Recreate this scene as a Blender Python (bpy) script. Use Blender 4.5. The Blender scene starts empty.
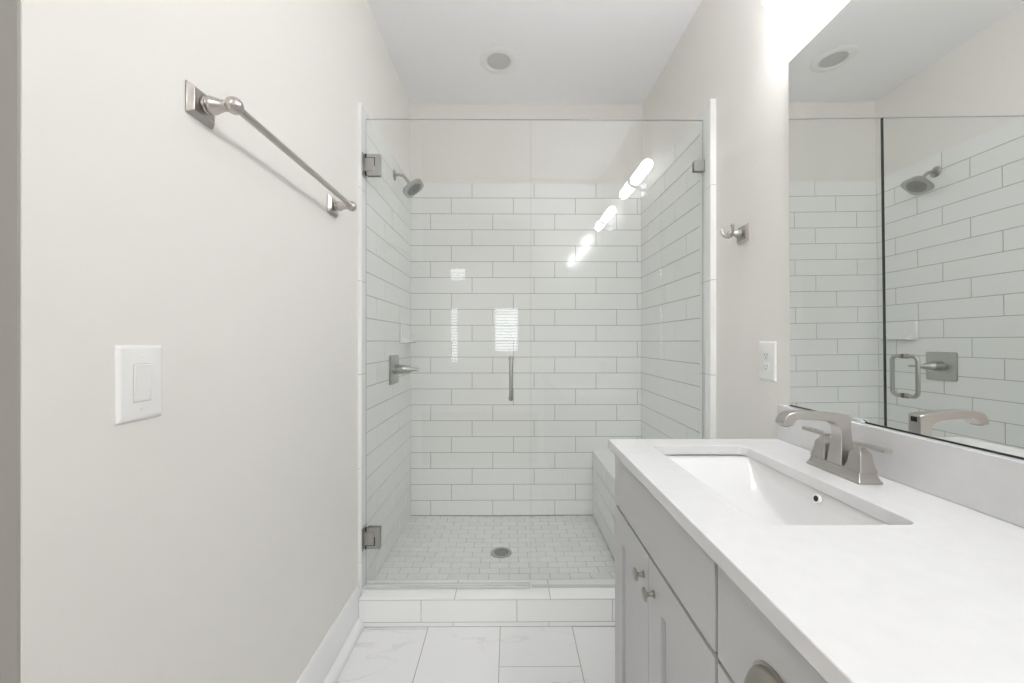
import bpy, bmesh, math, random
from mathutils import Vector, Matrix
random.seed(7)
C = bpy.context.scene.collection
sc = bpy.context.scene

# ---------------------------------------------------------------- camera, world, exposure
CZ = 1.22
cam_d = bpy.data.cameras.new('camera')
cam_d.sensor_width = 36.0
cam_d.lens = 395.0 / 1024 * 36
cam_d.clip_start = 0.02
cam = bpy.data.objects.new('camera', cam_d)
C.objects.link(cam)
cam.location = (0, 0, CZ)
cam.rotation_euler = (math.pi / 2, 0, -0.0063)
sc.camera = cam
world = bpy.data.worlds.new('daylight'); sc.world = world
world.use_nodes = True
world.node_tree.nodes['Background'].inputs[0].default_value = (0.93, 0.96, 1, 1)
world.node_tree.nodes['Background'].inputs[1].default_value = 1.0
sc.view_settings.view_transform = 'Standard'
sc.view_settings.look = 'None'
sc.view_settings.gamma = 1
sc.view_settings.use_curve_mapping = False
sc.view_settings.exposure = 0.16
TUBE = 37.0
SKY = 5.0       # daylight in the windows behind the camera
BED_FILL = 44.0      # unseen bedroom lamp added as frontal fill, watts
PASSAGE_FILL = 2.0       # fill from an unseen lamp added in the side passage, watts
sc.cycles.diffuse_bounces = 10
sc.cycles.max_bounces = 16

# ---------------------------------------------------------------- dimensions (y = depth from camera)
XL, XR = -0.660, 0.888          # painted wall faces
TL, TR = -0.652, 0.871          # tile faces
YB = 2.607                      # back tile face
YC0, YC1 = 1.690, 1.822         # curb
YG = 1.765                      # glass plane
ZC = 2.793                      # ceiling
ZT = 2.264                      # tile top
ZCURB = 0.1215
ZSF = 0.0735                    # shower floor at the walls
YREAR = -0.30
YEND = 0.539                    # near end of the left wall

# ---------------------------------------------------------------- materials
def mat(name, col, rough=0.5, metal=0.0, spec=0.5, coat=0.0):
    m = bpy.data.materials.new(name); m.use_nodes = True
    b = m.node_tree.nodes['Principled BSDF']
    b.inputs['Base Color'].default_value = (*col, 1)
    b.inputs['Roughness'].default_value = rough
    b.inputs['Metallic'].default_value = metal
    b.inputs['Specular IOR Level'].default_value = spec
    b.inputs['Coat Weight'].default_value = coat
    return m
def noise_bump(m, scale, strength, dist=0.001, stretch=None):
    nt = m.node_tree; b = nt.nodes['Principled BSDF']
    tc = nt.nodes.new('ShaderNodeTexCoord'); n = nt.nodes.new('ShaderNodeTexNoise')
    n.inputs['Scale'].default_value = scale
    bu = nt.nodes.new('ShaderNodeBump'); bu.inputs['Strength'].default_value = strength
    bu.inputs['Distance'].default_value = dist
    src = tc.outputs['Object']
    if stretch:
        mp = nt.nodes.new('ShaderNodeMapping'); mp.inputs['Scale'].default_value = stretch
        nt.links.new(src, mp.inputs[0]); src = mp.outputs[0]
    nt.links.new(src, n.inputs['Vector'])
    nt.links.new(n.outputs['Fac'], bu.inputs['Height']); nt.links.new(bu.outputs[0], b.inputs['Normal'])
def noise_color(m, c1, c2, scale, detail=4):
    nt = m.node_tree; b = nt.nodes['Principled BSDF']
    tc = nt.nodes.new('ShaderNodeTexCoord'); n = nt.nodes.new('ShaderNodeTexNoise')
    n.inputs['Scale'].default_value = scale; n.inputs['Detail'].default_value = detail
    r = nt.nodes.new('ShaderNodeValToRGB')
    r.color_ramp.elements[0].position = .35; r.color_ramp.elements[1].position = .65
    r.color_ramp.elements[0].color = (*c1, 1); r.color_ramp.elements[1].color = (*c2, 1)
    nt.links.new(tc.outputs['Object'], n.inputs['Vector'])
    nt.links.new(n.outputs['Fac'], r.inputs[0]); nt.links.new(r.outputs[0], b.inputs['Base Color'])

def marble(name, base, vein, scale, width, rough, stretch=(1, 1, 1), rot=0.0, fade=0.5):
    """pale marble: thin veins where a noise field crosses its middle value"""
    m = mat(name, base, rough)
    nt = m.node_tree; b = nt.nodes['Principled BSDF']; L = nt.links.new
    tc = nt.nodes.new('ShaderNodeTexCoord')
    mp = nt.nodes.new('ShaderNodeMapping'); mp.inputs['Scale'].default_value = stretch
    mp.inputs['Rotation'].default_value = (0, 0, rot)
    n = nt.nodes.new('ShaderNodeTexNoise'); n.inputs['Scale'].default_value = scale
    n.inputs['Detail'].default_value = 5; n.inputs['Distortion'].default_value = 0.3
    s = nt.nodes.new('ShaderNodeMath'); s.operation = 'SUBTRACT'; s.inputs[1].default_value = .5
    a = nt.nodes.new('ShaderNodeMath'); a.operation = 'ABSOLUTE'
    mr = nt.nodes.new('ShaderNodeMapRange'); mr.inputs['From Min'].default_value = 0
    mr.inputs['From Max'].default_value = width; mr.inputs['To Min'].default_value = 1; mr.inputs['To Max'].default_value = 0
    n2 = nt.nodes.new('ShaderNodeTexNoise'); n2.inputs['Scale'].default_value = scale * 1.3
    r2 = nt.nodes.new('ShaderNodeMapRange'); r2.inputs['From Min'].default_value = fade - .02; r2.inputs['From Max'].default_value = fade + .15
    mu = nt.nodes.new('ShaderNodeMath'); mu.operation = 'MULTIPLY'
    mx = nt.nodes.new('ShaderNodeMix'); mx.data_type = 'RGBA'
    mx.inputs['A'].default_value = (*base, 1); mx.inputs['B'].default_value = (*vein, 1)
    L(tc.outputs['Object'], mp.inputs[0]); L(mp.outputs[0], n.inputs['Vector']); L(n.outputs['Fac'], s.inputs[0])
    L(s.outputs[0], a.inputs[0]); L(a.outputs[0], mr.inputs['Value'])
    L(tc.outputs['Object'], n2.inputs['Vector']); L(n2.outputs['Fac'], r2.inputs['Value'])
    L(mr.outputs['Result'], mu.inputs[0]); L(r2.outputs['Result'], mu.inputs[1])
    L(mu.outputs[0], mx.inputs['Factor']); L(mx.outputs['Result'], b.inputs['Base Color'])
    return m

M = {}
M['paint'] = mat('greige_paint', (0.805, 0.787, 0.755), 0.6, spec=0.3); noise_bump(M['paint'], 260, 0.05)
M['shade'] = mat('shaded_return_paint', (0.33, 0.32, 0.30), 0.6); noise_bump(M['shade'], 260, 0.05)  # darker than the wall paint: the return's shade is put into the colour
M['ceiling'] = mat('ceiling_paint', (0.92, 0.925, 0.945), 0.8, spec=0.2); noise_bump(M['ceiling'], 200, 0.05)
M['trimpaint'] = mat('white_trim_paint', (0.83, 0.83, 0.83), 0.35); noise_bump(M['trimpaint'], 60, 0.03)
M['tile'] = mat('white_glazed_tile', (0.86, 0.868, 0.86), 0.10); noise_bump(M['tile'], 7, 0.06, 0.004)
M['grout'] = mat('grey_grout', (0.36, 0.36, 0.355), 0.9); noise_color(M['grout'], (.33, .33, .325), (.39, .39, .385), 60)
M['mosaic_a'] = marble('marble_mosaic', (0.78, 0.785, 0.77), (0.68, 0.69, 0.68), 9, 0.02, 0.3)
M['mosaic_b'] = marble('marble_mosaic_warm', (0.75, 0.755, 0.745), (0.66, 0.665, 0.66), 12, 0.03, 0.3)
M['mosaic_grout'] = mat('mosaic_grout', (0.52, 0.52, 0.51), 0.9); noise_color(M['mosaic_grout'], (.34, .34, .335), (.54, .54, .53), 9)
M['floor'] = marble('marble_floor_tile', (0.78, 0.78, 0.785), (0.64, 0.64, 0.65), 1.6, 0.014, 0.25, (1.0, 3.2, 1), -0.75, 0.44)
M['quartz'] = mat('white_quartz', (0.70, 0.70, 0.705), 0.18); noise_color(M['quartz'], (.69, .69, .695), (.71, .71, .715), 30)
M['porcelain'] = mat('white_porcelain', (0.74, 0.74, 0.74), 0.06, coat=.3); noise_bump(M['porcelain'], 2, 0.01)
M['cabinet'] = mat('grey_cabinet_paint', (0.50, 0.50, 0.505), 0.38); noise_bump(M['cabinet'], 90, 0.04)
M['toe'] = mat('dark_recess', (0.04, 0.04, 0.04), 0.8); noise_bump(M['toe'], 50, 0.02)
M['nickel'] = mat('brushed_nickel', (0.54, 0.515, 0.49), 0.28, 1.0); noise_bump(M['nickel'], 40, 0.04, 0.0006, (1, 1, 14))
M['nickel_dark'] = mat('aged_nickel', (0.40, 0.38, 0.345), 0.3, 1.0); noise_bump(M['nickel_dark'], 40, 0.05, 0.0006)
M['steel'] = mat('satin_steel', (0.46, 0.46, 0.445), 0.3, 1.0); noise_bump(M['steel'], 60, 0.03, 0.0006)
M['plastic'] = mat('white_plastic', (0.84, 0.84, 0.83), 0.3); noise_bump(M['plastic'], 30, 0.01)
M['black'] = mat('black_gap', (0.012, 0.012, 0.012), 0.5); noise_bump(M['black'], 30, 0.01)
M['lens'] = mat('unlit_lens', (0.60, 0.60, 0.60), 0.5); noise_bump(M['lens'], 300, 0.05)
M['spray'] = mat('dark_spray_face', (0.33, 0.33, 0.325), 0.4, 0.6); noise_bump(M['spray'], 30, 0.02)
M['rubber'] = mat('grey_nozzle_rubber', (0.12, 0.12, 0.12), 0.6); noise_bump(M['rubber'], 30, 0.01)
M['mirror'] = mat('mirror_silver', (0.885, 0.895, 0.885), 0.0, 1.0)
M['wood'] = mat('wood_floor', (0.30, 0.22, 0.15), 0.5); noise_color(M['wood'], (.26, .19, .13), (.34, .25, .17), 8)
M['edge'] = mat('glass_edge', (0.02, 0.03, 0.027), 0.25); noise_bump(M['edge'], 30, 0.01)
M['topedge'] = mat('polished_glass_edge', (0.56, 0.59, 0.58), 0.2); noise_bump(M['topedge'], 30, 0.01)
M['seal'] = mat('clear_seal', (0.62, 0.64, 0.63), 0.25); noise_bump(M['seal'], 30, 0.01)

def glass_mat():
    m = bpy.data.materials.new('clear_glass'); m.use_nodes = True
    nt = m.node_tree; nt.nodes.clear(); L = nt.links.new
    out = nt.nodes.new('ShaderNodeOutputMaterial'); mix = nt.nodes.new('ShaderNodeMixShader')
    tr = nt.nodes.new('ShaderNodeBsdfTransparent'); tr.inputs[0].default_value = (0.986, 0.993, 0.989, 1)
    gl = nt.nodes.new('ShaderNodeBsdfGlossy'); gl.inputs['Roughness'].default_value = 0.0
    ge = nt.nodes.new('ShaderNodeNewGeometry')
    d = nt.nodes.new('ShaderNodeVectorMath'); d.operation = 'DOT_PRODUCT'
    a = nt.nodes.new('ShaderNodeMath'); a.operation = 'ABSOLUTE'
    o = nt.nodes.new('ShaderNodeMath'); o.operation = 'SUBTRACT'; o.inputs[0].default_value = 1
    p = nt.nodes.new('ShaderNodeMath'); p.operation = 'POWER'; p.inputs[1].default_value = 5
    q = nt.nodes.new('ShaderNodeMath'); q.operation = 'MULTIPLY_ADD'; q.inputs[1].default_value = .958; q.inputs[2].default_value = .042
    L(ge.outputs['Normal'], d.inputs[0]); L(ge.outputs['Incoming'], d.inputs[1]); L(d.outputs['Value'], a.inputs[0])
    L(a.outputs[0], o.inputs[1]); L(o.outputs[0], p.inputs[0]); L(p.outputs[0], q.inputs[0])
    L(q.outputs[0], mix.inputs[0]); L(tr.outputs[0], mix.inputs[1]); L(gl.outputs[0], mix.inputs[2]); L(mix.outputs[0], out.inputs[0])
    return m
M['glass'] = glass_mat()
def emit(name, col, s):
    m = bpy.data.materials.new(name); m.use_nodes = True
    nt = m.node_tree; nt.nodes.clear()
    out = nt.nodes.new('ShaderNodeOutputMaterial'); e = nt.nodes.new('ShaderNodeEmission')
    e.inputs[0].default_value = (*col, 1); e.inputs[1].default_value = s
    nt.links.new(e.outputs[0], out.inputs[0]); return m
M['tube'] = emit('lit_opal_glass', (0.975, 0.985, 1.0), TUBE)
M['sky'] = emit('daylight_pane', (0.95, 0.98, 1.0), SKY)

# ---------------------------------------------------------------- mesh helpers
def link(name, bm, m, parent=None, smooth=False, bevel=0.0, seg=2, angle=40, origin=None, recalc=True):
    if recalc: bmesh.ops.recalc_face_normals(bm, faces=bm.faces)
    if origin is not None: bmesh.ops.translate(bm, verts=bm.verts, vec=-Vector(origin))
    me = bpy.data.meshes.new(name); bm.to_mesh(me); bm.free()
    for mm in (m if isinstance(m, (list, tuple)) else [m]): me.materials.append(mm)
    o = bpy.data.objects.new(name, me); C.objects.link(o)
    if origin is not None: o.location = origin
    if parent:
        o.parent = parent
        if origin is None: o.location = o.location          # local space of the parent
    if bevel:
        b = o.modifiers.new('bevel', 'BEVEL'); b.width = bevel; b.segments = seg
        b.limit_method = 'ANGLE'; b.angle_limit = math.radians(angle)
    if smooth or bevel:
        for p in me.polygons: p.use_smooth = True
        me.set_sharp_from_angle(angle=math.radians(angle if not bevel else 35))
    return o
def thing(name, label, cat, loc=(0, 0, 0), group=None):
    o = bpy.data.objects.new(name, None); C.objects.link(o); o.empty_display_size = .05
    o.location = loc; o['label'] = label; o['category'] = cat
    if group: o['group'] = group
    return o
def tag(o, label, cat, group=None):
    o['label'] = label; o['category'] = cat
    if group: o['group'] = group
    return o
def struct(o): o['kind'] = 'structure'; return o

class B:
    """collects shapes into one bmesh, given in world space; off shifts them to the thing's own space"""
    def __init__(s, off=(0, 0, 0)): s.bm = bmesh.new(); s.off = Vector(off)
    def v(s, p): return s.bm.verts.new(Vector(p) - s.off)
    def box(s, x0, x1, y0, y1, z0, z1, mi=0):
        vs = [s.v((x, y, z)) for x in (x0, x1) for y in (y0, y1) for z in (z0, z1)]
        for f in ((0, 1, 3, 2), (4, 6, 7, 5), (0, 4, 5, 1), (2, 3, 7, 6), (0, 2, 6, 4), (1, 5, 7, 3)):
            s.bm.faces.new([vs[i] for i in f]).material_index = mi
        return s
    def loft(s, rings, cap=True, mi=0, close=True):
        rs = [[s.v(p) for p in r] for r in rings]
        n = len(rs[0])
        for a, b in zip(rs, rs[1:]):
            for i in range(n if close else n - 1):
                j = (i + 1) % n
                s.bm.faces.new((a[i], a[j], b[j], b[i])).material_index = mi
        if cap:
            s.bm.faces.new(rs[0][::-1]).material_index = mi; s.bm.faces.new(rs[-1]).material_index = mi
        return s
    def lathe(s, c, axis, prof, n=28, mi=0, cap=True, upv=None):
        """prof = [(distance along axis, radius)]"""
        ax = Vector(axis).normalized(); u = ax.orthogonal().normalized() if upv is None else Vector(upv)
        w = ax.cross(u); c = Vector(c); rings = []
        for t, r in prof:
            r = max(r, 1e-5)
            rings.append([c + ax * t + (u * math.cos(2 * math.pi * k / n) + w * math.sin(2 * math.pi * k / n)) * r for k in range(n)])
        return s.loft(rings, cap, mi)
    def tube(s, pts, r, n=16, mi=0):
        pts = [Vector(p) for p in pts]; rings = []; u = None
        for i, p in enumerate(pts):
            t = ((pts[min(i + 1, len(pts) - 1)] - pts[max(i - 1, 0)])).normalized()
            if u is None: u = t.orthogonal().normalized()
            u = (u - t * u.dot(t)).normalized(); w = t.cross(u)
            rr = r[i] if isinstance(r, (list, tuple)) else r
            rings.append([p + (u * math.cos(2 * math.pi * k / n) + w * math.sin(2 * math.pi * k / n)) * rr for k in range(n)])
        return s.loft(rings, True, mi)
    def prism(s, poly, a0, a1, f, mi=0):
        """poly of 2D points; f(u, v, a) -> 3D"""
        return s.loft([[f(u, v, a0) for u, v in poly], [f(u, v, a1) for u, v in poly]], True, mi)
    def go(s, name, m, parent=None, **k): return link(name, s.bm, m, parent, **k)
def ball(r, n=8, a0=-90, a1=90):
    return [(r * math.sin(math.radians(a0 + (a1 - a0) * k / n)), r * math.cos(math.radians(a0 + (a1 - a0) * k / n))) for k in range(n + 1)]
def arc(c, r, a0, a1, n=6):
    return [(c[0] + r * math.cos(math.radians(a0 + (a1 - a0) * k / n)), c[1] + r * math.sin(math.radians(a0 + (a1 - a0) * k / n))) for k in range(n + 1)]
def rrect(cx, cy, hx, hy, r, n=5):
    return (arc((cx + hx - r, cy + hy - r), r, 0, 90, n) + arc((cx - hx + r, cy + hy - r), r, 90, 180, n)
            + arc((cx - hx + r, cy - hy + r), r, 180, 270, n) + arc((cx + hx - r, cy - hy + r), r, 270, 360, n))

# ---------------------------------------------------------------- tiled surfaces: real tiles over a grout bed
def tiles(b, f, rects, th=0.006, ch=0.0007, wob=0.0004, mats=(0,)):
    """f(u, v, n) -> 3D, n outwards; rects = (u0, u1, v0, v1) already without the joint"""
    for (u0, u1, v0, v1) in rects:
        if u1 - u0 < .004 or v1 - v0 < .004: continue
        t = [random.uniform(-wob, wob) for _ in range(3)]
        t.append(t[0] + t[2] - t[1])
        mi = random.choice(mats)
        o = [b.v(f(u, v, -ch + t[i])) for i, (u, v) in enumerate(((u0, v0), (u1, v0), (u1, v1), (u0, v1)))]
        i_ = [b.v(f(u, v, t[i])) for i, (u, v) in enumerate(((u0 + ch, v0 + ch), (u1 - ch, v0 + ch), (u1 - ch, v1 - ch), (u0 + ch, v1 - ch)))]
        k = [b.v(f(u, v, -th)) for (u, v) in ((u0, v0), (u1, v0), (u1, v1), (u0, v1))]
        b.bm.faces.new(i_).material_index = mi
        for a in range(4):
            c = (a + 1) % 4
            b.bm.faces.new((o[a], o[c], i_[c], i_[a])).material_index = mi
            b.bm.faces.new((k[a], k[c], o[c], o[a])).material_index = mi
def courses(u0, u1, v0, v1, w, h, vref, uref, shift, g=0.0032):
    """rows going down from vref (index 0 has its top at vref); row r has a joint at uref + r*shift"""
    out = []
    r = -40
    while True:
        top = vref - r * h; bot = top - h
        if top <= v0: break
        if bot < v1:
            j = uref + r * shift; k = math.floor((u0 - j) / w)
            while j + k * w < u1:
                a, c = j + k * w, j + (k + 1) * w
                out.append((max(a + g / 2, u0), min(c - g / 2, u1), max(bot + g / 2, v0 + g / 2), min(top - g / 2, v1)))
                k += 1
        r += 1
    return out
TW, TH = 0.4096, 0.10498
VREF = 2.167

# back wall tiles
b = B(); f = lambda u, v, n: (u, YB - n, v)
tiles(b, f, courses(TL, TR, ZSF, ZT, TW, TH, VREF, -0.384, -0.1365), mats=(1,))
b.box(TL - .008, TR + .012, YB + .0012, YB + .01, ZSF - .03, ZT)
struct(b.go('wall_back_tile', [M['grout'], M['tile']]))
# left shower wall
b = B(); f = lambda u, v, n: (TL + n, u, v)
YT = 1.800
tiles(b, f, courses(YT, YB, ZSF - .01, ZT, TW, TH, VREF, 2.484, -0.1365), mats=(1,))
b.box(XL, TL - .0012, YT - .002, YB + .01, ZSF - .03, ZT)
struct(b.go('wall_shower_left_tile', [M['grout'], M['tile']]))
b = B(); f = lambda u, v, n: (TR - n, u, v)
tiles(b, f, courses(YT, YB, ZSF - .01, ZT, TW, TH, VREF, 1.938 - 0.1365, 0.1365), mats=(1,))
b.box(TR + .0012, XR, YT - .002, YB + .01, ZSF - .03, ZT)
struct(b.go('wall_shower_right_tile', [M['grout'], M['tile']]))

# upright bullnose tiles that finish the tiled walls
def bull(name, side, y0, y1, zlow):
    b = B(); js = [ZT, 1.895, 1.4855, 1.076, .666, .2566, zlow]
    xf = TL + .0005 if side < 0 else TR - .0005; xw = XL if side < 0 else XR
    for a, c in zip(js, js[1:]):
        lo, hi = c + (.0011 if c != zlow else 0), a - (.0011 if a != ZT else 0)
        R = .007
        prof = [(xw, y0), (xw, y1 - .001), (xf, y1 - .001)] + [(xf - side * -R * (math.cos(math.radians(t)) - 1) * 1.0, y0 + R - R * math.sin(math.radians(t))) for t in range(0, 91, 9)]
        b.prism([(x, y) for x, y in prof], lo, hi, lambda u, v, a: (u, v, a), mi=1)
    b.box(min(xw, xf + side * .002), max(xw, xf + side * .002), y0 + .002, y1, zlow, ZT - .002, 0)
    return struct(b.go(name, [M['grout'], M['tile']]))
bull('trim_1', -1, 1.725, YT, ZCURB)
bull('trim_2', 1, 1.692, YT, ZCURB)

# painted shell
def slab(name, m, *a):
    return struct(B().box(*a).go(name, m))
slab('wall_left', M['paint'], XL - .12, XL, YEND, YB + .13, 0, ZC)
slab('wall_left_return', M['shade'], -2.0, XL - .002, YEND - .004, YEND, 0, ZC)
slab('wall_right', M['paint'], XR, XR + .12, YREAR - .12, YB + .13, 0, ZC)
slab('wall_back', M['paint'], XL, XR, YB + .01, YB + .13, 0, ZC)
slab('wall_rear_right', M['paint'], .28, XR, YREAR - .12, YREAR, 0, ZC)
slab('wall_rear_left', M['paint'], -2.0, -1.05, YREAR - .12, YREAR, 0, ZC)
slab('wall_rear_header', M['paint'], -1.05, .28, YREAR - .12, YREAR, 2.40, ZC)
slab('wall_far_left', M['paint'], -2.12, -2.0, YREAR - .12, YEND + .12, 0, ZC)
slab('ceiling', M['ceiling'], -2.12, XR + .12, YREAR - .12, YB + .13, ZC, ZC + .1)
# bedroom behind the camera
BY = -3.3
slab('floor_bedroom', M['wood'], -3.2, 2.2, BY - .1, YREAR - .12, -.08, 0)
slab('ceiling_bedroom', M['ceiling'], -3.2, 2.2, BY - .1, YREAR - .12, 2.95, 3.05)
slab('wall_bedroom_left', M['paint'], -3.3, -3.2, BY - .1, YREAR - .12, 0, 2.95)
slab('wall_bedroom_right', M['paint'], 2.2, 2.3, BY - .1, YREAR - .12, 0, 2.95)
slab('wall_bedroom_near_left', M['paint'], -3.2, -2.12, YREAR - .12, YREAR - .02, 0, 2.95)
slab('wall_bedroom_near_right', M['paint'], XR + .12, 2.2, YREAR - .12, YREAR - .02, 0, 2.95)
wins = [(-.267, .164, 1.04, 1.815), (-1.03, -.88, .85, 1.815), (-1.04, -.75, 2.26, 2.50), (-2.7, -1.7, .9, 2.0), (.9, 1.7, .9, 2.0)]  # last two windows are unseen, added for more ambient daylight
b = B()
xs = sorted({-3.2, 2.2, *[w[0] for w in wins], *[w[1] for w in wins]}); zs = sorted({0, 2.95, *[w[2] for w in wins], *[w[3] for w in wins]})
for i in range(len(xs) - 1):
    for j in range(len(zs) - 1):
        cx, cz = (xs[i] + xs[i + 1]) / 2, (zs[j] + zs[j + 1]) / 2
        if not any(w[0] < cx < w[1] and w[2] < cz < w[3] for w in wins):
            b.box(xs[i], xs[i + 1], BY - .1, BY, zs[j], zs[j + 1])
struct(b.go('wall_bedroom_far', M['paint']))
for k, (x0, x1, z0, z1) in enumerate(wins):
    b = B()
    for (a0, a1, c0, c1) in ((x0, x0 + .02, z0, z1), (x1 - .02, x1, z0, z1), (x0, x1, z0, z0 + .02), (x0, x1, z1 - .02, z1)):
        b.box(a0, a1, BY - .06, BY + .004, c0, c1, 0)
    b.box(x0, x1, BY - .075, BY - .07, z0, z1, 1)
    w = struct(b.go('window_%d' % (k + 1), [M['trimpaint'], M['sky']]))
    if True:
        s = B(); n = int((z1 - z0 - .05) / .05)
        for i in range(n):
            z = z0 + .045 + i * .05
            s.prism([(BY - .055, z + .010), (BY - .055, z + .013), (BY - .012, z - .005), (BY - .012, z - .008)], x0 + .022, x1 - .022, lambda u, v, a: (a, u, v))
        s.go('blind_slats', M['trimpaint'], w)
bl_d = bpy.data.lights.new('bedroom_fill', 'AREA'); bl_d.shape = 'DISK'; bl_d.size = .5; bl_d.energy = BED_FILL; bl_d.color = (.97, .985, 1)
bl = thing('bedroom_fill_lamp', 'added unseen fill lamp, round and flush on the ceiling, in the room behind the camera', 'lamp', (-.6, -1.9, 2.93))
B((-.6, -1.9, 2.93)).lathe((-.6, -1.9, 2.95), (0, 0, -1), [(0, .27), (.015, .27), (.017, .26)], 40).go('fill_lamp_base', M['plastic'], bl)
lo = bpy.data.objects.new('fill_light', bl_d); C.objects.link(lo); lo.parent = bl; lo.location = (0, 0, -.004)

al_d = bpy.data.lights.new('passage_fill', 'AREA'); al_d.shape = 'DISK'; al_d.size = .4; al_d.energy = PASSAGE_FILL; al_d.color = (1, .97, .93)
al = thing('passage_fill_lamp', 'added unseen fill lamp, round and flush on the ceiling, in the side passage left of the camera', 'lamp', (-1.35, .1, ZC - .02))
B((-1.35, .1, ZC - .02)).lathe((-1.35, .1, ZC), (0, 0, -1), [(0, .22), (.015, .22), (.017, .21)], 40).go('fill_lamp_base', M['plastic'], al)
lo2 = bpy.data.objects.new('fill_light', al_d); C.objects.link(lo2); lo2.parent = al; lo2.location = (0, 0, -.004)

# room floor: 12 x 24 inch marble tiles laid along the room
b = B(); f = lambda u, v, n: (u, v, n)
GJ = .003; rects = []
i = -7
while True:
    x0 = -.347 + i * .3075; 
    if x0 > XR: break
    k = -4
    y = 1.483 + .2065 * (i - 1) % .61 + .61 * (k - 1)
    while y < YC0:
        rects.append((max(x0 + GJ / 2, -2.0), min(x0 + .3075 - GJ / 2, XR), max(y + GJ / 2, YREAR - .12), min(y + .61 - GJ / 2, YC0)))
        y += .61
    i += 1
rects = [r for r in rects if r[1] > r[0] and r[3] > r[2] and not (r[1] < XL - .12 and r[2] > YEND)]
tiles(b, f, rects, th=.008, wob=.0001, mats=(1,))
b.box(-2.12, XR + .1, YREAR - .12, YC0, -.08, -.0012)
struct(b.go('floor', [M['grout'], M['floor']]))

# shower floor: marble mosaic falling towards the drain
DR = (-.045, 2.166)
def zfl(x, y):
    r = math.hypot(x - DR[0], (y - DR[1])); return ZSF - .012 * max(0, 1 - r / .9) 
b = B(); rects = []
mw, mh = .1, .0508
r = 0; y = YB + .02
while y > YC1 - .05:
    off = (r % 2) * mw / 2 + (-.652)
    k = -1
    while off + k * mw < TR:
        a, c = off + k * mw + .0014, off + (k + 1) * mw - .0014
        y1, y0 = min(y - .0014, YB), max(y - mh + .0014, YC1 - .002)
        a, c = max(a, TL), min(c, TR)
        cx, cy = (a + c) / 2, (y0 + y1) / 2
        if c > a and y1 > y0 and math.hypot(max(abs(cx - DR[0]) - .05, 0), max(abs(cy - DR[1]) - .025, 0)) > .0:
            rects.append((a, c, y0, y1))
        elif c > a and y1 > y0:
            rects.append((a, c, y0, y1))
        k += 1
    y -= mh; r += 1
tiles(b, lambda u, v, n: (u, v, zfl(u, v) + n), rects, th=.006, ch=.0005, wob=.0003, mats=(1, 1, 2))
N = 24
g = [[b.v((TL + (TR - TL) * i / N, YC1 - .01 + (YB + .01 - YC1) * j / N, zfl(TL + (TR - TL) * i / N, YC1 + (YB - YC1) * j / N) - .0012)) for j in range(N + 1)] for i in range(N + 1)]
for i in range(N):
    for j in range(N): b.bm.faces.new((g[i][j], g[i + 1][j], g[i + 1][j + 1], g[i][j + 1]))
b.box(XL, XR, YC1 - .01, YB + .01, -.05, ZSF - .02)
struct(b.go('floor_shower', [M['mosaic_grout'], M['mosaic_a'], M['mosaic_b']], recalc=False))

# curb
b = B()
XC0, XC1 = XL + .016, XR
b.box(XL, XC0, 1.7255, YC1, -.05, ZCURB - .001, 1)
b.box(XC0, XC1, YC0 + .0012, YC1, -.05, ZCURB - .0012, 0)
def seq(j, a0, a1, g=.0022):
    out = []; k = math.floor((a0 - j) / TW)
    while j + k * TW < a1:
        out.append((max(j + k * TW + g / 2, a0), min(j + (k + 1) * TW - g / 2, a1))); k += 1
    return out
for u0, u1 in seq(-.235, XC0, XC1): tiles(b, lambda u, v, n: (u, v, ZCURB + n), [(u0, u1, YC0 - .0005, YC1)], mats=(1,), ch=.0015, wob=.0001)
for u0, u1 in seq(.0315, XC0, XC1): tiles(b, lambda u, v, n: (u, YC0 - n, v), [(u0, u1, .0205, ZCURB - .0085)], mats=(1,), wob=.0001)
for u0, u1 in seq(-.241, XC0, XC1): tiles(b, lambda u, v, n: (u, YC0 - n, v), [(u0, u1, .001, .018)], mats=(1,), wob=.0001)
o = b.go('shower_curb', [M['grout'], M['tile']])
tag(o, 'low white tiled curb across the shower entrance under the glass', 'curb')

# bench along the right shower wall
XBN, ZBN = .551, .497
b = B()
b.box(XBN + .0012, TR, YC1 + .002, YB, ZSF + .001, ZBN - .0012)
tiles(b, lambda u, v, n: (XBN - n, u, v), courses(YC1 + .002, YB, ZSF, ZBN, TW, TH, ZBN + 0.0, 2.30, -.1365, .0052), mats=(1,), wob=.0002)
tiles(b, lambda u, v, n: (u, v, ZBN + n), [(XBN - .0005, TR, 2.20, YB), (XBN - .0005, TR, YC1 + .004, 2.1975)], mats=(1,), wob=.0001)
o = b.go('shower_bench', [M['grout'], M['tile']])
tag(o, 'built-in white tiled shower bench along the right shower wall', 'bench')

# baseboard and shoe moulding on the left wall
def board(name, y0, y1):
    p = [(XL, 0), (XL + .015, 0), (XL + .015, .144), (XL + .011, .151), (XL + .009, .160), (XL + .004, .167), (XL, .167)]
    q = [(XL + .015, 0), (XL + .040, 0), (XL + .040, .012), (XL + .035, .026), (XL + .026, .036), (XL + .015, .040)]
    b = B(); b.prism(p, y0, y1, lambda u, v, a: (u, a, v)); o = struct(b.go(name, M['trimpaint'], bevel=.0015))
    b = B(); b.prism(q, y0, min(y1, YC0 - .001), lambda u, v, a: (u, a, v)); b.go('shoe_moulding', M['trimpaint'], o, bevel=.001)
board('baseboard_left', YEND, 1.712)

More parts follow.
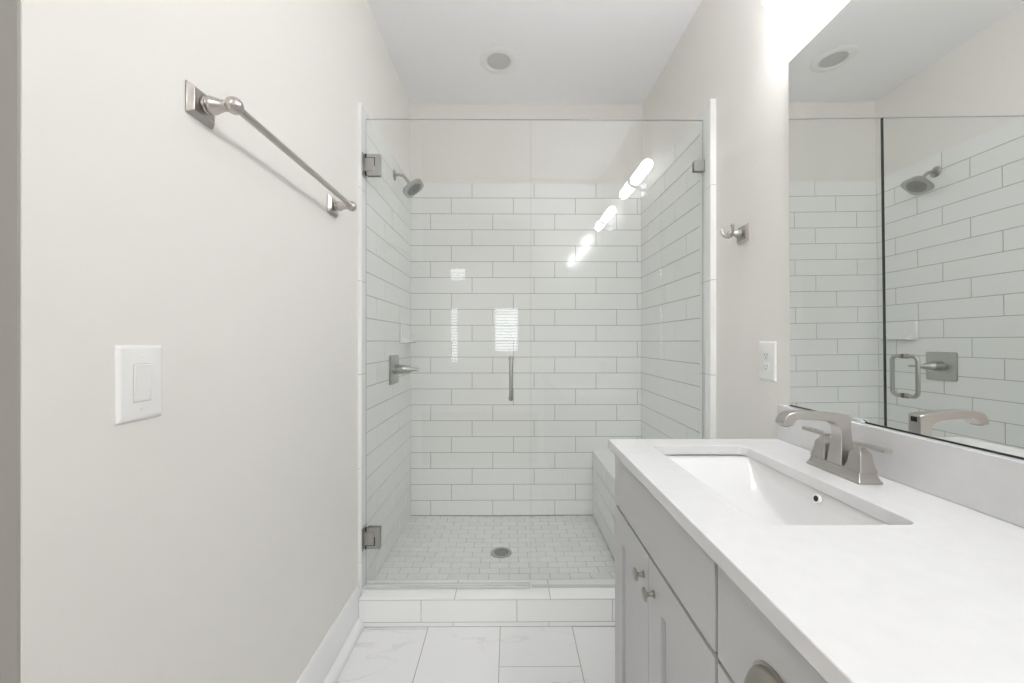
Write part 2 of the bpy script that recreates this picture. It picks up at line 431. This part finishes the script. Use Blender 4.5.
# ---------------------------------------------------------------- ceiling light
o3 = (-.06, 2.215, ZC)
t = thing('ceiling_light', 'round white recessed ceiling light, unlit, above the shower', 'ceiling light', o3)
B(o3).lathe((-.06, 2.215, ZC), (0, 0, -1), [(-.02, .064), (-.001, .064), (.003, .066), (.009, .072), (.010, .082), (.006, .100), (.0015, .108), (0, .108)], 56, cap=False).go('trim_ring', M['plastic'], t, smooth=True)
B(o3).lathe((-.06, 2.215, ZC), (0, 0, -1), [(-.004, .066), (.0025, .0655), (.0035, .06), (.004, .02)], 48).go('lens', M['lens'], t, smooth=True)

# ---------------------------------------------------------------- glass door
def pane(b, x0, x1, z0, z1, e0, e1, th=.010):
    """glass slot 0, dark side edges slot 1, top and bottom slot 2"""
    y0, y1 = YG - th / 2, YG + th / 2
    v = [b.v((x, y, z)) for x in (x0, x1) for y in (y0, y1) for z in (z0, z1)]
    for f, mi in (((0, 1, 3, 2), e0), ((4, 6, 7, 5), e1), ((0, 4, 5, 1), 0), ((2, 3, 7, 6), 0), ((0, 2, 6, 4), 2), ((1, 5, 7, 3), 2)):
        b.bm.faces.new([v[i] for i in f]).material_index = mi
XD0, XD1, XF0, XF1 = -.640, .0925, .0965, .866
ZG = 2.211
o3 = (XD0, YG, ZCURB)
t = thing('shower_door', 'clear frameless glass shower door hinged on the left tiled wall', 'shower door', o3)
b = B(o3); pane(b, XD0, XD1, .130, ZG, 2, 1); b.go('glass_pane', [M['glass'], M['edge'], M['topedge']], t)
b = B(o3); b.box(XD0, XD1, YG - .0075, YG + .0075, .1235, .140); b.box(XD0, XD1, YG - .012, YG - .0075, .1235, .130); b.go('door_sweep', M['seal'], t, bevel=.001)
for zc in (2.004, .347):
    b = B(o3)
    for s in (-1, 1):
        ys = sorted((YG + s * .0052, YG + s * .011))
        b.box(-.634, -.574, *ys, zc - .048, zc + .048)
    h = b.go('hinge', M['steel'], t, bevel=.0015)
    b = B(o3); b.box(TL + .0005, TL + .0075, YG - .03, YG + .03, zc - .048, zc + .048); b.box(TL + .007, -.600, YG - .0155, YG - .0112, zc - .028, zc + .028)
    b.go('wall_plate', M['steel'], h, bevel=.001)
    b = B(o3)
    sg = 1 if zc > 1 else -1
    b.box(-.6345, -.596, YG - .0118, YG - .0105, *sorted((zc + sg * .028, zc + sg * .032)))
    b.box(-.600, -.596, YG - .0118, YG - .0105, *sorted((zc - sg * .006, zc + sg * .032)))
    for z_ in (-.048, .030): b.box(-.6400, -.6335, YG - .0118, YG - .004, zc + z_, zc + z_ + .018)
    b.go('pivot_gap', M['black'], h)
b = B(o3)
xh, z0, z1, pr = .007, .967, 1.144, .058
for s in (-1, 1):
    ya, yb = YG + s * .009, YG + s * pr; r = .022
    pts = [(xh, ya, z1)] + [(xh, yb - s * r + s * r * math.sin(math.radians(a)), z1 - r + r * math.cos(math.radians(a))) for a in range(0, 91, 15)] \
        + [(xh, yb - s * r + s * r * math.cos(math.radians(a)), z0 + r - r * math.sin(math.radians(a))) for a in range(0, 91, 15)] + [(xh, ya, z0)]
    b.tube(pts, .0085, 16)
h = b.go('handle', M['steel'], t, smooth=True)
b = B(o3)
for z in (z0, z1):
    b.lathe((xh, YG - .018, z), (0, 1, 0), [(0, .0098), (.002, .0112), (.005, .0112), (.006, .0095), (.008, .0112), (.013, .0112)], 20)
    b.lathe((xh, YG + .005, z), (0, 1, 0), [(0, .0112), (.005, .0112), (.007, .0095), (.008, .0112), (.011, .0112), (.013, .0098)], 20)
b.go('collar', M['nickel_dark'], h, smooth=True)

o3 = (XF1, YG, ZCURB)
t = thing('fixed_glass_screen', 'clear fixed glass shower panel beside the door, clipped to the right wall', 'glass panel', o3)
b = B(o3); pane(b, XF0, XF1, ZCURB + .006, ZG, 1, 2); b.go('glass_pane', [M['glass'], M['edge'], M['topedge']], t)
b = B(o3); b.box(XF0 + .004, XF1, YG - .006, YG + .006, ZCURB + .0005, ZCURB + .008); b.go('sill_seal', M['seal'], t)
for zc in (2.004, .6):
    b = B(o3)
    for s in (-1, 1):
        ys = sorted((YG + s * .0052, YG + s * .012)); b.box(TR - .048, TR - .001, *ys, zc - .024, zc + .024)
    b.box(TR - .0045, TR - .001, YG - .012, YG + .012, zc - .024, zc + .024)
    b.go('clip', M['steel'], t, bevel=.0015)

# ---------------------------------------------------------------- shower head, valve, soap dish, drain
yh = 2.24; o3 = (TL, yh, 2.1625)
t = thing('showerhead', 'square brushed nickel shower head on a curved arm, high on the left shower wall', 'shower head', o3)
B(o3).lathe((TL + .0006, yh, 2.1625), (1, 0, 0), [(0, .030), (.003, .030), (.008, .024), (.011, .014), (.012, .012)], 32).go('flange', M['steel'], t, smooth=True)
n = Vector((.60, -.06, -.80)).normalized()
hc = Vector((-.545, yh, 2.088))
pts = [Vector((TL + .005, yh, 2.1625)), Vector((TL + .03, yh, 2.163)), Vector((TL + .048, yh, 2.159)), Vector((TL + .061, yh, 2.148)), Vector((TL + .071, yh, 2.134)), hc - n * .036]
B(o3).tube(pts, .0088, 16).go('arm', M['steel'], t, smooth=True)
e1 = Vector((0, 1, 0)); e1 = (e1 - n * e1.dot(n)).normalized(); e2 = n.cross(e1)
def sq(h, d, k, rr=.0):
    out = []
    for i in range(48):
        a = 2 * math.pi * i / 48; c, s_ = math.cos(a), math.sin(a)
        m_ = (abs(c) ** k + abs(s_) ** k) ** (1 / k)
        out.append(hc + n * d + (e1 * c + e2 * s_) * h / m_)
    return out
B(o3).loft([sq(.012, -.04, 2), sq(.014, -.030, 2), sq(.026, -.022, 2.2), sq(.050, -.012, 3), sq(.061, -.004, 3.6), sq(.0625, .002, 3.8), sq(.0615, .006, 3.8), sq(.058, .008, 3.8), sq(.05, .0085, 3.6)]).go('head', M['steel'], t, smooth=True, angle=50)
B(o3).lathe(hc, n, [(.0070, .046), (.0092, .045)], 32).go('spray_face', M['spray'], t)
b = B(o3)
for R, k in ((.008, 6), (.016, 12), (.024, 16), (.032, 20), (.040, 22)):
    for i in range(k):
        a = 2 * math.pi * i / k
        p = hc + (e1 * math.cos(a) + e2 * math.sin(a)) * R
        b.lathe(p, n, [(.0080, .0026), (.0116, .0021)], 8)
b.lathe(hc, n, [(.0080, .006), (.0105, .005)], 12)
b.go('nozzles', M['rubber'], t)

zv = 1.063; o3 = (TL, 2.22, zv)
t = thing('shower_valve', 'brushed nickel shower valve with a square plate on the left shower wall', 'shower valve', o3)
B(o3).loft([[(TL + d, 2.22 + u, zv + v) for u, v in rrect(0, 0, h, h, .012)] for d, h in ((.0006, .080), (.008, .080), (.011, .077))]).go('escutcheon', M['steel'], t, smooth=True)
b = B(o3); b.lathe((TL + .011, 2.22, zv), (1, 0, 0), [(0, .030), (.006, .030), (.008, .026), (.05, .0265), (.053, .024), (.08, .020), (.095, .012), (.11, .009)], 32)
h = b.go('handle', M['steel'], t, smooth=True)
b = B(o3); b.tube([(TL + .108, 2.22, zv), (TL + .125, 2.222, zv), (TL + .132, 2.226, zv - .001)], [.009, .010, .011], 16); b.box(TL + .118, TL + .136, 2.226, 2.275, zv - .006, zv + .006)
b.go('lever', M['steel'], h, smooth=True, bevel=.002)

o3 = (TL, 2.45, 1.22)
t = thing('soap_dish', 'white ceramic soap dish in the left rear corner of the shower', 'soap dish', o3)
b = B(o3); b.box(TL + .0005, TL + .012, 2.345, 2.55, 1.209, 1.325); b.go('back_plate', M['tile'], t, bevel=.004)
b = B(o3)
b.prism([(TL + .006, 1.209), (TL + .050, 1.211), (TL + .060, 1.217), (TL + .062, 1.228), (TL + .056, 1.228), (TL + .052, 1.222), (TL + .010, 1.220)], 2.36, 2.53, lambda u, v, a: (u, a, v))
for y in (2.36, 2.522): b.prism([(TL + .006, 1.212), (TL + .056, 1.216), (TL + .058, 1.228), (TL + .03, 1.240), (TL + .006, 1.25)], y, y + .008, lambda u, v, a: (u, a, v))
b.go('tray', M['tile'], t, bevel=.003)

zd = zfl(*DR); o3 = (DR[0], DR[1], zd)
t = thing('shower_drain', 'round metal drain in the middle of the mosaic shower floor', 'drain', o3)
B(o3).lathe((DR[0], DR[1], zd), (0, 0, 1), [(0, .058), (.0035, .057), (.0045, .054), (.0045, .042), (.003, .0415)], 48).go('rim', M['steel'], t, smooth=True)
b = B(o3)
for R, k in ((.008, 6), (.0175, 12), (.027, 18), (.0355, 24)):
    for i in range(k):
        a = 2 * math.pi * i / k
        b.lathe((DR[0] + R * math.cos(a), DR[1] + R * math.sin(a), zd + .0028), (0, 0, 1), [(0, .0034), (.0006, .0034)], 8)
b.go('holes', M['black'], t)

# ---------------------------------------------------------------- towel bar, robe hook
def mount(b, xw, y, z, s, h=.0358, dz=.0315):
    """square plate with a broad bevel; s = +1 grows to +x"""
    b.loft([[(xw + s * d, y + u * hh, z + v * hz) for u, v in ((-1, -1), (1, -1), (1, 1), (-1, 1))] for d, hh, hz in ((.0005, h, dz), (.004, h, dz), (.0125, h * .80, dz * .80), (.0135, h * .78, dz * .78))])
t = thing('towel_bar', 'long brushed nickel towel bar on the left painted wall', 'towel bar', (XL, 1.155, 1.723))
o3 = (XL, 1.155, 1.723); ZB = 1.721; XBAR = -.585
for y in (.843, 1.467):
    b = B(o3); mount(b, XL, y, ZB, 1); pl = b.go('mounting_plate', M['nickel'], t, bevel=.001)
    b = B(o3)
    b.lathe((XL + .015, y, ZB), (1, 0, 0), [(0, .015), (.003, .0165), (.006, .015), (.007, .0125), (.009, .0125), (.010, .017), (.014, .0185), (.019, .0175), (.027, .0145), (.035, .012), (.042, .0112), (.048, .0115), (.058, .0125), (.066, .013)], 28)
    b.lathe((XBAR, y, ZB), (1, 0, 0), ball(.0178, 12), 28)
    b.go('post', M['nickel'], t, smooth=True)
b = B(o3); b.tube([(XBAR, .846, ZB), (XBAR, 1.464, ZB)], .0085, 24); b.go('bar', M['nickel'], t, smooth=True)

yk, zk = 1.487, 1.627; o3 = (XR, yk, zk)
t = thing('robe_hook', 'small double nickel robe hook on the right wall between tile and mirror', 'robe hook', o3)
b = B(o3); mount(b, XR, yk, zk, -1, .036, .034); b.go('mounting_plate', M['nickel'], t, bevel=.001)
b = B(o3)
b.lathe((XR - .015, yk, zk), (-1, 0, 0), [(0, .013), (.003, .015), (.006, .0125), (.008, .011), (.010, .015), (.014, .016), (.019, .013), (.026, .0085), (.030, .0085)], 24)
b.lathe((XR - .054, yk, zk), (-1, 0, 0), ball(.0125, 10), 24)
b.go('post', M['nickel'], t, smooth=True)
for s in (-1, 1):
    b = B(o3)
    pts = [(XR - .052, yk, zk)] + [(XR - .056 - .010 * k / 6, yk + s * .036 * math.sin(math.radians(15 * k)), zk - .012 + (.030 * (1 - math.cos(math.radians(15 * k))))) for k in range(1, 7)] + [(XR - .067, yk + s * .037, zk + .020)]
    b.tube(pts, [.007, .007, .0065, .006, .0055, .005, .005, .005], 14)
    b.lathe((XR - .067, yk + s * .037, zk + .022), (0, 0, 1), ball(.0070, 8), 16)
    b.go('prong', M['nickel'], t, smooth=True)

# ---------------------------------------------------------------- switch and outlet
def cover(b, xw, y, z, s, hw=.0435, hh=.0665):
    b.loft([[(xw + s * d, y + u, z + v) for u, v in rrect(0, 0, hw - e, hh - e, .003)] for d, e in ((.0004, 0), (.003, 0), (.006, .003), (.0068, .006))])
ys, zs_ = .7065, 1.147; o3 = (XL, ys, zs_)
t = thing('light_switch', 'white rocker light switch plate on the left wall', 'light switch', o3)
b = B(o3); cover(b, XL, ys, zs_, 1); b.go('cover_plate', M['plastic'], t, smooth=True, angle=30)
b = B(o3); b.box(XL + .0064, XL + .0072, ys - .0172, ys + .0172, zs_ - .0340, zs_ + .0340); b.go('switch_frame', M['lens'], t)
b = B(o3); b.prism([(0.006, -.0325), (.0078, -.0325), (.0092, 0), (.0118, .0325), (.006, .0325)], ys - .0158, ys + .0158, lambda u, v, a: (XL + u, a, zs_ + v)); b.go('rocker', M['plastic'], t, bevel=.0008)
for s in (-1, 1):
    b = B(o3); b.lathe((XL + .0064, ys, zs_ + s * .0475), (1, 0, 0), [(0, .0032), (.0008, .0032), (.0013, .0022)], 14); b.box(XL + .0075, XL + .0079, ys - .0004, ys + .0004, zs_ + s * .0475 - .0022, zs_ + s * .0475 + .0022)
    b.go('screw', M['plastic'], t)
yo, zo = 1.350, 1.153; o3 = (XR, yo, zo)
t = thing('electrical_outlet', 'white duplex electrical outlet on the right wall beside the mirror', 'outlet', o3)
b = B(o3); cover(b, XR, yo, zo, -1); b.go('cover_plate', M['plastic'], t, smooth=True, angle=30)
for s in (-1, 1):
    zc = zo + s * .0195
    b = B(o3); b.loft([[(XR - d, yo + u, zc + v) for u, v in rrect(0, 0, .0170 - e, .0140 - e, .0085)] for d, e in ((.0062, 0), (.0080, 0), (.0084, .0006))]); r_ = b.go('receptacle', M['plastic'], t, smooth=True)
    b = B(o3)
    for u, hh in ((-.0063, .0040), (.0063, .0034)): b.box(XR - .0087, XR - .0083, yo + u - .0011, yo + u + .0011, zc + .0025 - hh, zc + .0025 + hh)
    b.lathe((XR - .0083, yo, zc - .0075), (-1, 0, 0), [(0, .0024), (.0004, .0024)], 10)
    b.go('slots', M['rubber'], r_)
b = B(o3); b.lathe((XR - .0066, yo, zo), (-1, 0, 0), [(0, .003), (.001, .003), (.0014, .002)], 14); b.go('screw', M['plastic'], t)

# ---------------------------------------------------------------- mirror
zm0, zm1, ym0, ym1 = 1.0185, 2.098, -.25, 1.239
o3 = (XR, ym1, zm0)
t = thing('mirror', 'large frameless wall mirror above the vanity counter', 'mirror', o3)
b = B(o3)
f_ = lambda z, y: XR - .0030 - .0065 * (z - zm0) / (zm1 - zm0) - .0050 * (ym1 - y)
v = [b.v(p) for p in ((f_(zm0, ym0), ym0, zm0), (f_(zm0, ym1), ym1, zm0), (f_(zm1, ym1), ym1, zm1), (f_(zm1, ym0), ym0, zm1), (XR - .0005, ym0, zm0), (XR - .0005, ym1, zm0), (XR - .0005, ym1, zm1), (XR - .0005, ym0, zm1))]
for q, mi in (((0, 1, 2, 3), 0), ((4, 7, 6, 5), 1), ((0, 4, 5, 1), 1), ((1, 5, 6, 2), 1), ((2, 6, 7, 3), 1), ((3, 7, 4, 0), 1)):
    b.bm.faces.new([v[i] for i in q]).material_index = mi
b.go('mirror_glass', [M['mirror'], M['edge']], t)
b = B(o3); b.prism([(XR - .0005, ym1 + .001), (XR - .0042, ym1 + .001), (XR - .0118, ym0), (XR - .0005, ym0)], zm0 - .0015, zm0 + .0022, lambda u, v, a: (u, v, a)); b.go('dark_edge', M['edge'], t)
b = B(o3); b.prism([(.972, 1.0170), (.972, 1.022), (.980, 1.0265), (1.004, 1.0265), (1.012, 1.022), (1.012, 1.0170)], XR - .0135, XR - .0070, lambda u, v, a: (a, u, v)); b.go('clip', M['seal'], t, bevel=.001)

# ---------------------------------------------------------------- vanity lights
def vanity_light(yc, label):
    x, z, R = .812, 2.262, .034
    o3 = (XR, yc, z)
    t = thing('vanity_light', label, 'wall light', o3, 'tube lights above the mirror')
    for s in (-1, 1):
        B(o3).lathe((x, yc + s * .012, z), (0, s, 0), [(0, R), (.215, R), (.228, R * .93), (.238, R * .74), (.243, R * .45), (.245, .004)], 32).go('lamp_shade', M['tube'], t, smooth=True)
    b = B(o3); b.lathe((x, yc - .014, z), (0, 1, 0), [(-.006, R + .001), (-.004, R + .006), (.006, R + .009), (.022, R + .009), (.032, R + .006), (.034, R + .001)], 36); b.go('centre_ring', M['steel'], t, smooth=True)
    b = B(o3); b.tube([(x + .01, yc, z - .03), (x + .03, yc, z - .05), (XR - .018, yc, z - .06)], .009, 14); b.go('arm', M['steel'], t, smooth=True)
    b = B(o3); b.box(XR - .02, XR - .0005, yc - .055, yc + .055, z - .115, z - .005); b.go('wall_plate', M['steel'], t, bevel=.004)
vanity_light(.968, 'lit white tube wall light above the sink faucet, over the mirror')
vanity_light(.165, 'lit white tube wall light over the near end of the mirror, beside the doorway')

# ---------------------------------------------------------------- vanity
ZTOP, ZUN = .9065, .8795
XCF = .316                        # counter front
XF = .331                         # door faces
YV1, YV0 = 1.237, -.26
SX0, SX1, SY0, SY1 = .430, .704, .673, 1.185
def rim(z, g=0.0, r=.022): return [(x, y, z) for x, y in rrect((SX0 + SX1) / 2, (SY0 + SY1) / 2, (SX1 - SX0) / 2 + g, (SY1 - SY0) / 2 + g, r)]
o3 = (XCF, 1.268, ZUN)
bm = bmesh.new()
outer = [bm.verts.new(Vector(p) - Vector(o3)) for p in ((XCF, YV0 - .01, ZTOP), (XR - .0005, YV0 - .01, ZTOP), (XR - .0005, 1.268, ZTOP), (XCF, 1.268, ZTOP))]
inner = [bm.verts.new(Vector(p) - Vector(o3)) for p in rim(ZTOP)]
ed = [bm.edges.new((l[i], l[(i + 1) % len(l)])) for l in (outer, inner) for i in range(len(l))]
bmesh.ops.triangle_fill(bm, use_beauty=True, use_dissolve=False, edges=ed, normal=(0, 0, 1))
ext = bmesh.ops.extrude_face_region(bm, geom=list(bm.faces))
bmesh.ops.translate(bm, verts=[g_ for g_ in ext['geom'] if isinstance(g_, bmesh.types.BMVert)], vec=(0, 0, -(ZTOP - ZUN)))
o = link('countertop', bm, M['quartz'], bevel=.0018, seg=2, angle=60); o.location = o3
tag(o, 'white quartz vanity countertop with a rectangular sink cutout', 'countertop')
b = B((.863, .5, ZTOP)); b.box(.863, XR - .0005, YV0 - .01, 1.268, ZTOP + .0004, 1.0165)
o = b.go('backsplash', M['quartz'], bevel=.0015); o.location = (.863, .5, ZTOP)
tag(o, 'white quartz backsplash strip standing along the counter below the mirror', 'backsplash')

# sink: undermount bowl whose floor falls from both ends to the middle
yc = (SY0 + SY1) / 2; hy = (SY1 - SY0) / 2 + .004
o3 = (.567, yc, ZUN)
def section(y):
    tt = (y - yc) / hy
    d = max(.135 * (1 - tt * tt), .030) + (.0 if abs(tt) < .999 else 0)
    zb = ZTOP - d; xl, xr = SX0 - .004, SX1 + .003
    dd = max(ZUN - zb, .0005)
    pl = [(xl, ZUN), (xl + .002, ZUN - dd * .3), (xl + .006, ZUN - dd * .65), (xl + .012, ZUN - dd * .9), (xl + .024, zb)]
    pm = [(xl + .024 + (xr - .022 - .26 * dd - xl - .024) * k / 6, zb) for k in range(1, 6)]
    pr = [(xr - .012 - .26 * dd, zb), (xr - .006 - .24 * dd, zb + dd * .08), (xr - .19 * dd, zb + dd * .25), (xr - .10 * dd, ZUN - dd * .4), (xr, ZUN)]
    return [(x, y, z) for x, z in pl + pm + pr]
b = B(o3)
rows = [section(yc + hy * math.sin(math.pi / 2 * k / 24)) for k in range(-24, 25)]
b.loft(rows, cap=False, close=False)
so = b.go('sink', M['porcelain'], smooth=True, angle=70)
m_ = so.modifiers.new('shell', 'SOLIDIFY'); m_.thickness = .008; m_.offset = 1
# make normals face up into the bowl so that the shell grows outwards
me = so.data
if sum(p.normal.z for p in me.polygons) < 0: me.flip_normals()
m_.offset = -1
so.location = o3
tag(so, 'white rectangular undermount sink set below the countertop cutout', 'sink')
po = Vector((.6945, .889, .8645)); nn = Vector((-1, 0, .26)).normalized(); ps = po - Vector(o3)
b = B(); b.lathe(ps + nn * .000, nn, [(-.003, .0105), (.0016, .0105), (.0022, .0095), (.0018, .0068)], 24); r_ = b.go('overflow_ring', M['plastic'], so, smooth=True)
b = B(); b.lathe(ps, nn, [(.0012, .0066), (.0021, .0066)], 20); b.go('overflow_hole', M['black'], r_)
b = B(o3); b.lathe((.55, yc, ZTOP - .1345), (0, 0, 1), [(0, .023), (.002, .022), (.003, .017), (.006, .015), (.007, .004)], 28); b.go('sink_drain', M['nickel'], so, smooth=True)

# faucet
yf, xf_ = .948, .803; o3 = (xf_, yf, ZTOP)
Z = lambda h: ZTOP + h
t = thing('faucet', 'brushed nickel two-handle centerset faucet on the white countertop', 'faucet', o3)
def rr(x0, x1, y0, y1, z): return [(x0, y0, z), (x1, y0, z), (x1, y1, z), (x0, y1, z)]
def plate(h, ex, ey): return rr(xf_ - .0265 + ex, xf_ + .0265 - ex, yf - .0775 + ey, yf + .0775 - ey, Z(h))
B(o3).loft([plate(.0004, 0, 0), plate(.005, 0, 0), plate(.0065, .002, .002), plate(.016, .0055, .006), plate(.022, .0068, .0075), plate(.0235, .009, .0095)]).go('base_plate', M['nickel'], t, bevel=.0012)
prof = [(.829, .0236), (.784, .0236), (.7855, .045), (.7885, .070), (.7905, .092), (.789, .106), (.784, .116), (.775, .1225), (.760, .126), (.735, .1285), (.692, .131), (.684, .129), (.6795, .122), (.676, .1155), (.656, .1155), (.6535, .120), (.656, .130), (.662, .139), (.672, .1455), (.690, .1480), (.730, .1475), (.770, .145), (.795, .1425), (.811, .1400), (.8155, .1365), (.8145, .115), (.815, .085), (.820, .055)]
def hw(x, h):
    if h < .105: return .0145 + .0095 * (1 - min(h / .105, 1)) ** 1.2
    return .0148 + .0010 * min(max((.76 - x) / .1, 0), 1)
b = B(o3); b.loft([[(x, yf + s * hw(x, h), Z(h)) for x, h in prof] for s in (-1, 1)]); sp = b.go('spout', M['nickel'], t, bevel=.0022, seg=3)
b = B(o3); b.box(.659, .674, yf - .009, yf + .009, Z(.112), Z(.117)); b.go('aerator', M['nickel_dark'], sp, bevel=.001)
b = B(o3); b.box(.8138, .8160, yf - .007, yf + .007, Z(.122), Z(.134)); b.go('lift_rod_slot', M['black'], sp)
for s in (-1, 1):
    y = yf + s * .051
    def q(h, a, c=None): c = c or a; return rr(xf_ - a, xf_ + a, y - c, y + c, Z(h))
    b = B(o3); b.loft([q(.0236, .0195, .0230), q(.027, .0190, .0222), q(.036, .0165, .0190), q(.046, .0148, .0170), q(.056, .0138, .0156), q(.062, .0132, .0148), q(.066, .0110, .0125), q(.072, .0070, .008), q(.081, .0058, .0065)])
    h = b.go('handle_base', M['nickel'], t, bevel=.0012)
    if s < 0:
        b = B(o3); b.lathe((xf_ - .002, y - .0150, Z(.044)), (0, -1, .2), [(0, .0026), (.0022, .0026)], 14); b.go('set_screw_hole', M['black'], h)
    ya, yb = y - s * .010, y + s * .066
    b = B(o3); b.loft([rr(xf_ - w_, xf_ + w_, *sorted((ya + e * s, yb - e * s)), Z(hh)) for w_, e, hh in ((.0065, .002, .0785), (.0090, 0, .080), (.0090, 0, .0850), (.0078, .0015, .0868))])
    b.go('lever', M['nickel'], h, bevel=.0006)

t.location = (xf_ - .012, yf - .012, ZTOP)

# cabinet
o3 = (XF, YV1, 0)
t = thing('vanity_cabinet', 'grey shaker bathroom vanity cabinet standing under the white countertop', 'cabinet', o3)
XB = XF + .019
b = B(o3)
b.box(XF + .0003, XR - .001, YV1 - .018, YV1, .0, ZUN - .0005)           # far side panel
b.box(XB, XR - .001, YV0, YV0 + .018, .0, ZUN - .0005)
b.box(XB, XR - .001, YV0, YV1 - .018, .10, .118); b.box(XR - .013, XR - .001, YV0, YV1, .118, ZUN - .01)
b.box(XB, XB + .018, YV0, YV1 - .018, .10, .14); b.box(XB + .008, XB + .018, YV0, YV1 - .018, .700, .726); b.box(XB, XB + .018, YV0, YV1 - .018, ZUN - .02, ZUN - .0005)
for y in (.631, .33): b.box(XB + .008, XR - .013, y - .009, y + .009, .118, ZUN - .0005 if y < .6 else .72)
b.go('carcass', M['cabinet'], t, bevel=.0008)
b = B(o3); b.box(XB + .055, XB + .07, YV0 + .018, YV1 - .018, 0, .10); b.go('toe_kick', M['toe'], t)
b = B(o3); b.box(XB + .003, XB + .006, YV0 + .02, YV1 - .02, .142, ZUN - .022); b.go('inner_shadow_panel', M['toe'], t)  # near-black sheet that paints the shade inside the door and drawer gaps
def shaker(y0, y1, z0, z1, name, st=.077, rl=.085):
    """frame with a recessed field, faces -x"""
    b = B(o3)
    b.box(XF, XB - .0005, y0, y0 + st, z0, z1); b.box(XF, XB - .0005, y1 - st, y1, z0, z1)
    b.box(XF, XB - .0005, y0 + st, y1 - st, z1 - rl, z1); b.box(XF, XB - .0005, y0 + st, y1 - st, z0, z0 + rl)
    d = b.go(name, M['cabinet'], t)
    b = B(o3); b.box(XF + .008, XB - .002, y0 + st + .0035, y1 - st - .0035, z0 + rl + .0035, z1 - rl - .0035); b.go('door_field', M['cabinet'], d)
    return d
def knob(parent, y, z):
    b = B(o3)
    b.lathe((XF, y, z), (-1, 0, 0), [(0, .0088), (.0015, .0088), (.003, .0065), (.006, .0046), (.013, .0042), (.0165, .0055), (.018, .012), (.0195, .0150), (.0215, .0152), (.0235, .0135), (.0248, .009), (.0254, .002)], 28)
    b.go('knob', M['nickel_dark'], parent, smooth=True)
def cup(parent, y, z):
    """bin pull: a hollow quarter dome open underneath, with a thin back flange"""
    b = B(o3); hl, hh, pr = .047, .043, .021
    def ring(k, s):          # k angle from the face outwards
        a = math.radians(k); out = []
        for i in range(25):
            th = math.pi * i / 24
            u = math.cos(th) * hl * s * (1 - .22 * (math.sin(a)) ** 2); w = (math.sin(th) ** .75) * hh * s * math.cos(a * .93)
            out.append((XF - .001 - pr * s * math.sin(a), y + u, z + w))
        return out
    rs = [ring(k, 1) for k in range(0, 91, 9)] + [ring(k, .93) for k in range(90, -1, -9)]
    b.loft(rs, cap=False, close=False)
    c_ = b.go('cup_pull', M['nickel_dark'], parent, smooth=True, angle=60)
    b = B(o3)
    p0 = [(math.cos(math.pi * i / 24) * (hl + .004), (math.sin(math.pi * i / 24) ** .75) * (hh + .004)) for i in range(25)]
    p1 = [(math.cos(math.pi * i / 24) * (hl - .004), (math.sin(math.pi * i / 24) ** .75) * (hh - .004)) for i in range(25)]
    b.loft([[(XF - .0002, y + u, z + w) for u, w in p0], [(XF - .0022, y + u, z + w) for u, w in p0], [(XF - .0022, y + u, z + w) for u, w in p1], [(XF - .0002, y + u, z + w) for u, w in p1]], cap=False, close=False)
    b.go('flange', M['nickel_dark'], c_, smooth=True)
ZG0 = .713; G = .0045
def base(y0, y1, far):
    b = B(o3); b.box(XF, XB - .0005, y0 + G, y1 - (0.0005 if far else G), ZG0 + G, ZUN - .004); b.go('false_drawer_front', M['cabinet'], t, bevel=.001)
    ym = (y0 + y1) / 2 + .004
    d1 = shaker(ym + .0015, y1 - (0.0005 if far else G), .105, ZG0 - G, 'door'); knob(d1, ym + .036, .645)
    d2 = shaker(y0 + G, ym - .0015, .105, ZG0 - G, 'door'); knob(d2, ym - .034, .640)
base(.631, YV1, True)
for z0, z1, tp in ((ZG0 + G, ZUN - .004, 1), (.425, ZG0 - G, 0), (.105, .419, 0)):
    b = B(o3); b.box(XF, XB - .0005, .33 + G, .631 - G, z0, z1); d = b.go('drawer', M['cabinet'], t, bevel=.001)
    cup(d, .484, .763 if tp else (z0 + z1) / 2 - .02)
base(YV0, .33, False)
